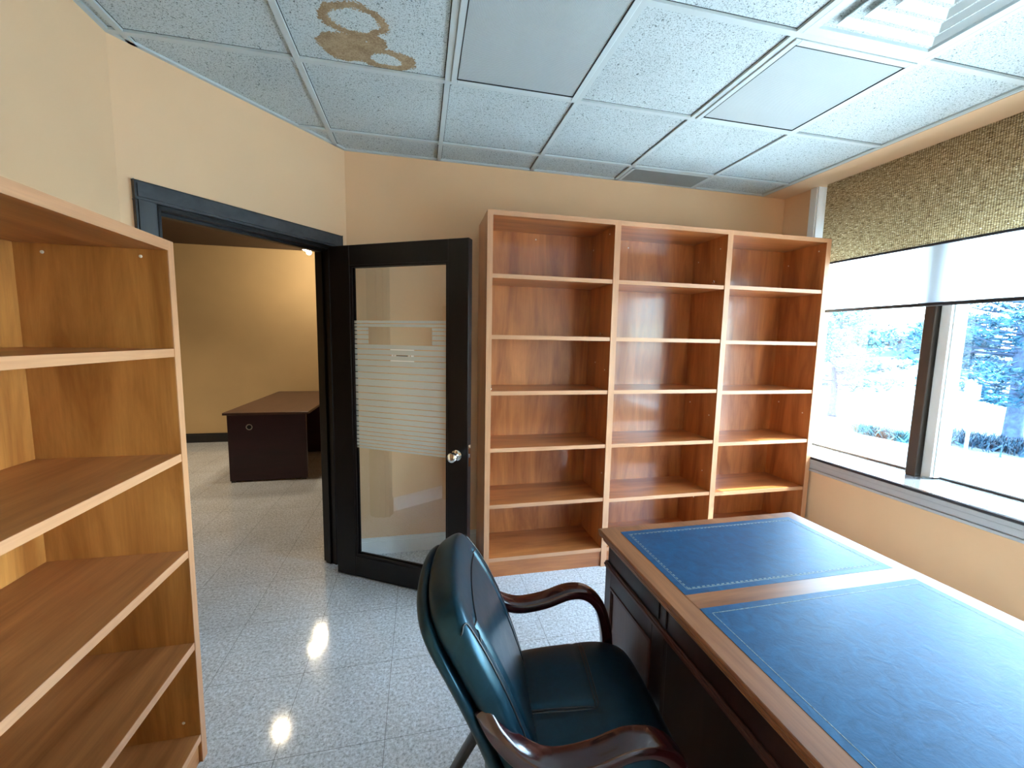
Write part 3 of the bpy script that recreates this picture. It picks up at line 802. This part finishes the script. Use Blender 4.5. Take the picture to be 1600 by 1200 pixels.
# ------------------------------------------------------------------ ceiling fittings
def troffer(x0, x1, y0, y1, label):
    t = thing('ceiling_light', ((x0+x1)/2, (y0+y1)/2, HC), label, 'ceiling light', None)
    hx, hy = (x1-x0)/2-.0135, (y1-y0)/2-.0135
    m = MB()
    for a, b, c, d in ((-hx, -hx+.026, -hy, hy), (hx-.026, hx, -hy, hy), (-hx+.026, hx-.026, -hy, -hy+.026), (-hx+.026, hx-.026, hy-.026, hy)):
        m.box(a, b, c, d, -.010, .005, .002)
    m.build('frame', M['fixture'], t)
    m = MB()
    for a, b, c, d in ((-hx+.024, -hx+.028, -hy+.026, hy-.026), (hx-.028, hx-.024, -hy+.026, hy-.026), (-hx+.026, hx-.026, -hy+.024, -hy+.028), (-hx+.026, hx-.026, hy-.028, hy-.024)):
        m.box(a, b, c, d, -.0105, -.004)
    m.build('shadow_gap', M['hole'], t)
    MB().box(-hx+.027, hx-.027, -hy+.027, hy-.027, -.007, .003).build('lens', M['lens'], t)
gx = lambda a: GX+a*GW
gy = lambda b: GY+b*GD
troffer(gx(2), gx(3), gy(-1), gy(1), 'long unlit ceiling light with grey prismatic lens, beside the water-stained tile')
troffer(gx(4), gx(5), gy(0), gy(1), 'square unlit ceiling light with ribbed lens next to the air diffuser')
# four-way air diffuser
df = thing('air_diffuser', ((gx(4)+gx(5))/2, (gy(-1)+gy(0))/2, HC), 'square white louvred air diffuser in the ceiling near the window', 'air diffuser')
H = GW/2-.0135
m = MB()
def sqring(mb, h0, z0, h1, z1, t=.0):
    a = [mb.bm.verts.new((sx*h0, sy*h0, z0)) for sx, sy in ((-1, -1), (1, -1), (1, 1), (-1, 1))]
    b = [mb.bm.verts.new((sx*h1, sy*h1, z1)) for sx, sy in ((-1, -1), (1, -1), (1, 1), (-1, 1))]
    for k in range(4): mb.bm.faces.new((a[k], a[(k+1) % 4], b[(k+1) % 4], b[k]))
sqring(m, H, -.004, H-.035, -.004); sqring(m, H-.035, -.004, H-.050, .05); sqring(m, H, -.004, H, .006)
m.build('frame', M['fixture'], df)
for i, h in enumerate((.222, .168, .114, .060)):
    m = MB(); sqring(m, h, -.012, h-.058, .040); sqring(m, h, -.012, h-.004, -.006); sqring(m, h-.004, -.006, h-.060, .044)
    m.build('louvre', M['fixture'], df)
MB().box(-.255, .255, -.255, .255, .052, .056).build('duct_backing', M['hole'], df)
# return air grille, flush, at the back wall
rv = thing('return_grille', ((gx(4)+gx(5))/2, (gy(2)+YB)/2, HC), 'grey perforated return air grille in the ceiling above the bookcase', 'vent')
hx, hy = GW/2-.0135, (YB-gy(2))/2-.0135
m = MB()
for a, b, c, d in ((-hx, -hx+.02, -hy, hy), (hx-.012, hx, -hy, hy), (-hx, hx, hy-.008, hy), (-hx, hx, -hy, -hy+.012)): m.box(a, b, c, d, -.006, .004)
m.build('frame', M['fixture'], rv)
m = MB(); k = -hx+.02
while k < hx-.012: m.box(k, k+.0035, -hy+.012, hy-.008, -.004, .002); k += .0095
k = -hy+.012
while k < hy-.008: m.box(-hx+.02, hx-.012, k, k+.0035, -.0042, .0018); k += .0095
m.build('core', plain('grille_grey', (.26, .28, .27), .5), rv)
MB().box(-hx+.004, hx-.004, -hy+.004, hy-.004, .003, .0045).build('backing', M['hole'], rv)

# ------------------------------------------------------------------ hall: desk and lights
hd = thing('office_desk', (-1.48, 5.3, 0), 'dark burgundy office desk standing in the room beyond the doorway', 'desk')
MB().box(-.385, .385, -.86, .80, .690, .715, .003).build('desk_top', M['hall_top'], hd)
MB().box(-.370, .345, -.800, -.775, .015, .690, .001).build('end_panel', M['hall_desk'], hd)
MB().box(-.370, -.350, -.775, .78, .015, .690, .001).build('back_panel', M['hall_desk'], hd)
MB().box(-.370, .345, .755, .78, .015, .690, .001).build('end_panel', M['hall_desk'], hd)
MB().box(-.35, .30, .25, .755, .015, .690, .002).build('drawer_pedestal', M['hall_desk'], hd)
for sx in (-.34, .31):
    MB().box(sx-.02, sx+.02, -.80, -.76, 0, .016).build('foot', M['black_metal'], hd)
    MB().box(sx-.02, sx+.02, .74, .78, 0, .016).build('foot', M['black_metal'], hd)
m = MB().lathe([(0, .030), (.002, .030), (.002, .022), (.0005, .022)], (-.175, -.800, .56), (0, -1, 0), 24)
m.build('grommet_ring', M['chrome'], hd, smooth=False)
m = MB().lathe([(0, .021), (.001, .021)], (-.175, -.800, .56), (0, -1, 0), 24); m.build('cable_hole', M['hole'], hd)

cl = thing('ceiling_spotlight', (-1.315, 5.34, 2.61), 'lit three-bulb spotlight cluster on the dark wood ceiling beyond the doorway', 'ceiling light')
MB().lathe([(0, .07), (-.02, .07), (-.03, .03), (-.04, .012)], (0, 0, 0), (0, 0, 1), 24).build('ceiling_rose', M['chrome'], cl, smooth=True, auto=40)
for dx, dy, dz in ((-.055, -.02, -.095), (.02, .01, -.135), (.070, -.03, -.185)):
    MB().tube([(0, 0, -.035), (dx*.6, dy*.6, dz*.6), (dx, dy, dz+.025)], .006, 8).build('arm', M['chrome'], cl, smooth=True)
    b = MB().lathe([(-.028, .006), (-.02, .02), (0, .028), (.018, .022), (.028, .008)], (dx, dy, dz), (0, 0, 1), 16).build('bulb', M['bulb'], cl, smooth=True)
def plight(loc, e, c=(1, .82, .58), r=.06, spot=False):
    d = bpy.data.lights.new('lamp', 'SPOT' if spot else 'POINT'); d.energy = e; d.color = c; d.shadow_soft_size = r
    if spot: d.spot_size = math.radians(130); d.spot_blend = .8
    o = bpy.data.objects.new('lamp', d); COL.objects.link(o); o.location = loc; return o
plight((-1.27, 5.38, 2.36), 11)
for i, (x, y, lab) in enumerate(((-1.42, 4.28, 'round recessed ceiling light just past the door head'), (-1.93, 5.22, 'small round recessed ceiling light above the burgundy desk'), (-3.4, 4.4, 'unseen recessed ceiling light added far to the left to light the other room'))):  # the far-left light is added out of view to light the other room
    r_ = thing('recessed_light', (x, y, 2.62), lab, 'ceiling light')
    MB().lathe([(0, .055), (-.006, .055), (-.008, .045), (-.004, .040)], (0, 0, 0), (0, 0, 1), 24).build('trim_ring', M['chrome'], r_, smooth=True, auto=40)
    if i != 1:
        MB().lathe([(-.0045, .038), (-.0070, .034)], (0, 0, 0), (0, 0, 1), 20).build('bulb', M['bulb'], r_)
        plight((x, y, 2.58), 13 if i == 0 else 40, spot=True)
    else:
        MB().lathe([(-.0045, .038), (-.0070, .034)], (0, 0, 0), (0, 0, 1), 20).build('bulb', M['fixture'], r_)

# ------------------------------------------------------------------ outdoors
GZ = -.55
def ground_mat():
    t = NT('outdoor_ground'); co = t.coord()
    n = t.noise(co, .35, 4); n2 = t.noise(co, 14, 4, .7)
    col = t.mix(1, t.ramp(n, [(.35, (.12, .155, .165)), (.65, (.15, .185, .195))]), t.ramp(n2, [(.3, (.9, .9, .9)), (.7, (1.08, 1.08, 1.08))]), 'MULTIPLY')
    t.base(col, .9, 0, .2); return t.m
struct('floor_outside', MB().poly([(3.3, -60, GZ), (160, -60, GZ), (160, 160, GZ), (3.3, 160, GZ)]), ground_mat())
M['pine'] = plain('pine_needles', (.012, .10, .17), .6, 0, .5, 3)
M['pine_haze'] = plain('hazed_foliage', (.07, .22, .25), .6, 0, .4, 3)  # paleness of haze and glare put into the foliage colour
M['bark'] = plain('bark', (.05, .09, .17), .9, 0, .4, 12)
M['shrub'] = plain('shrub_leaves', (.012, .07, .12), .6, 0, .5, 5)
def pine(x, y, h, r, z_lo, trunk_r, label, mat, n_branch=70, seed=1, dens=1.0):
    rnd = random.Random(seed)
    t = thing('pine_tree', (x, y, GZ), label, 'tree')
    bend = [(0, 0, 0), (.03, .02, h*.25), (-.04, .05, h*.5), (.02, .0, h*.8), (0, 0, h)]
    pts = bez(bend, 5); nn = len(pts)
    MB().tube(pts, [trunk_r*(1-.86*i/(nn-1))*(1.25 if i == 0 else 1) for i in range(nn)], 12).build('trunk', M['bark'], t, smooth=True)
    br = MB(); fo = MB()
    for k in range(n_branch):
        f = (k+rnd.random())/n_branch; z = z_lo + (h-z_lo)*f**.9*.97
        a = rnd.random()*2*PI; ln_ = r*(1-.80*f**1.4)*(.65+.45*rnd.random())*(.8 if f < .06 else 1)
        d = Vector((math.cos(a), math.sin(a), .06+.35*f+.1*rnd.random()))
        p0 = Vector((0, 0, z)); mid = p0 + d*ln_*.5 - Vector((0, 0, .05*ln_)); p1 = p0 + d*ln_
        bp = bez([p0, mid, p1], 4); br.tube(bp, [max(.006, trunk_r*.20*(1-i/8.5)) for i in range(len(bp))], 5)
        ncl = int(12*ln_*dens)+3
        for q in range(ncl):
            s_ = .25+.78*rnd.random(); c = p0.lerp(p1, s_) + Vector((rnd.gauss(0, .13*ln_*.6), rnd.gauss(0, .13*ln_*.6), rnd.gauss(0, .05)))
            for w_ in range(9):
                dv = Vector((rnd.gauss(0, 1), rnd.gauss(0, 1), rnd.gauss(.25, .6))).normalized()
                sd_ = dv.orthogonal().normalized()*(.010+.012*rnd.random()); L_ = .10+.12*rnd.random()
                pa = c - dv*L_*.3; pb = c + dv*L_
                fo.bm.faces.new([fo.bm.verts.new(v) for v in (pa-sd_, pa+sd_, pb)])
    br.build('branches', M['bark'], t, smooth=True)
    o = fo.build('foliage', mat, t); return t
pine(12.1, 6.05, 4.6, 2.35, .85, .16, 'large dark pine tree outside the right-hand window pane', M['pine'], 95, 3, 1.5)
pine(11.5, 9.45, 3.0, 1.75, .75, .10, 'smaller pine tree outside, its haze and glare put into the colour, seen beside the bookcase', M['pine_haze'], 60, 5, 1.1)
def shrubs(name, label, x0, y0, x1, y1, wdt, h, n, seed, mat):
    rnd = random.Random(seed); m = MB()
    for k in range(n):
        f = rnd.random(); o = rnd.gauss(0, wdt*.4)
        px_, py_ = x0+(x1-x0)*f + o*.8, y0+(y1-y0)*f + o*.5
        L_ = h*(.4+.7*rnd.random()); dv = Vector((rnd.gauss(0, .5), rnd.gauss(0, .5), 1)).normalized()
        sd_ = dv.orthogonal().normalized()*(.02+.02*rnd.random()); c = Vector((px_, py_, GZ+.0))
        m.poly([c-sd_, c+sd_, c+dv*L_+sd_*.4, c+dv*L_-sd_*.4])
    return tag(m.build(name, mat), label, 'shrub', kind='stuff')
shrubs('ground_cover', 'low dark ground cover plants around the foot of the large pine', 11.5, 7.0, 12.0, 3.2, .9, .22, 5200, 11, M['shrub'])
shrubs('ground_cover', 'patch of ornamental grass left of the mullion outside', 10.1, 7.7, 10.1, 6.6, .28, .26, 900, 12, M['pine_haze'])
# kerb along the bed
tag(MB().prism([(9.35, 7.6), (9.47, 7.6), (9.9, 3.0), (9.78, 3.0)], GZ, GZ+.07).build('kerb', plain('kerb_concrete', (.5, .52, .52), .8)), 'pale concrete kerb in front of the planted bed', 'kerb')
tag(MB().prism([(3.3, -12), (8.2, -12), (7.3, 30), (3.3, 30)], GZ, GZ+.03).build('sidewalk', plain('pale_concrete', (.42, .44, .44), .85)), 'pale sunlit concrete walk running along outside the window', 'pavement')
sg_ = thing('sign_post', (10.45, 5.84, GZ), 'thin metal post with a small blank sign in front of the large pine', 'sign')
MB().box(-.02, .02, -.02, .02, 0, 1.35).build('post', M['alu_light'], sg_)
MB().box(-.035, -.02, -.12, .12, 1.05, 1.36, .002).build('sign_panel', M['white_paint'], sg_)
bd = thing('far_building', (92, 62, GZ), 'low wide building on the horizon, left of the mullion', 'building')
MB().box(-4, 4, -11, 11, 0, 3.6).build('walls', plain('far_wall', (.12, .22, .25), .8), bd)
MB().box(-4.3, 4.3, -11.3, 11.3, 3.6, 4.0).build('roof', plain('far_roof', (.3, .38, .4), .8), bd)
def bushy(x, y, r, h, label, seed):
    rnd = random.Random(seed); t = thing('broadleaf_tree', (x, y, GZ), label, 'tree', 'trees on the horizon')
    MB().tube([(0, 0, 0), (0, 0, h*.5)], .25, 8).build('trunk', M['bark'], t)
    m = MB()
    for k in range(900):
        th, ph = rnd.random()*2*PI, math.acos(2*rnd.random()-1); q = rnd.random()**.33
        c = Vector((r*q*math.sin(ph)*math.cos(th), r*q*math.sin(ph)*math.sin(th), h*.62+h*.38*q*math.cos(ph)))
        a = Vector((rnd.gauss(0, 1), rnd.gauss(0, 1), rnd.gauss(0, 1))).normalized(); b = a.orthogonal().normalized(); c2 = a.cross(b)
        z = .3; m.poly([c-b*z-c2*z, c+b*z-c2*z, c+b*z+c2*z, c-b*z+c2*z])
    m.build('foliage', M['pine_haze'], t)
bushy(70, 58, 4, 6.0, 'round leafy tree on the horizon left of the low building', 21)
bushy(66, 40.5, 3.4, 5.8, 'round leafy tree on the horizon just left of the mullion', 22)
bushy(84, 62, 3.5, 5.2, 'round leafy tree on the horizon behind the low building', 23)
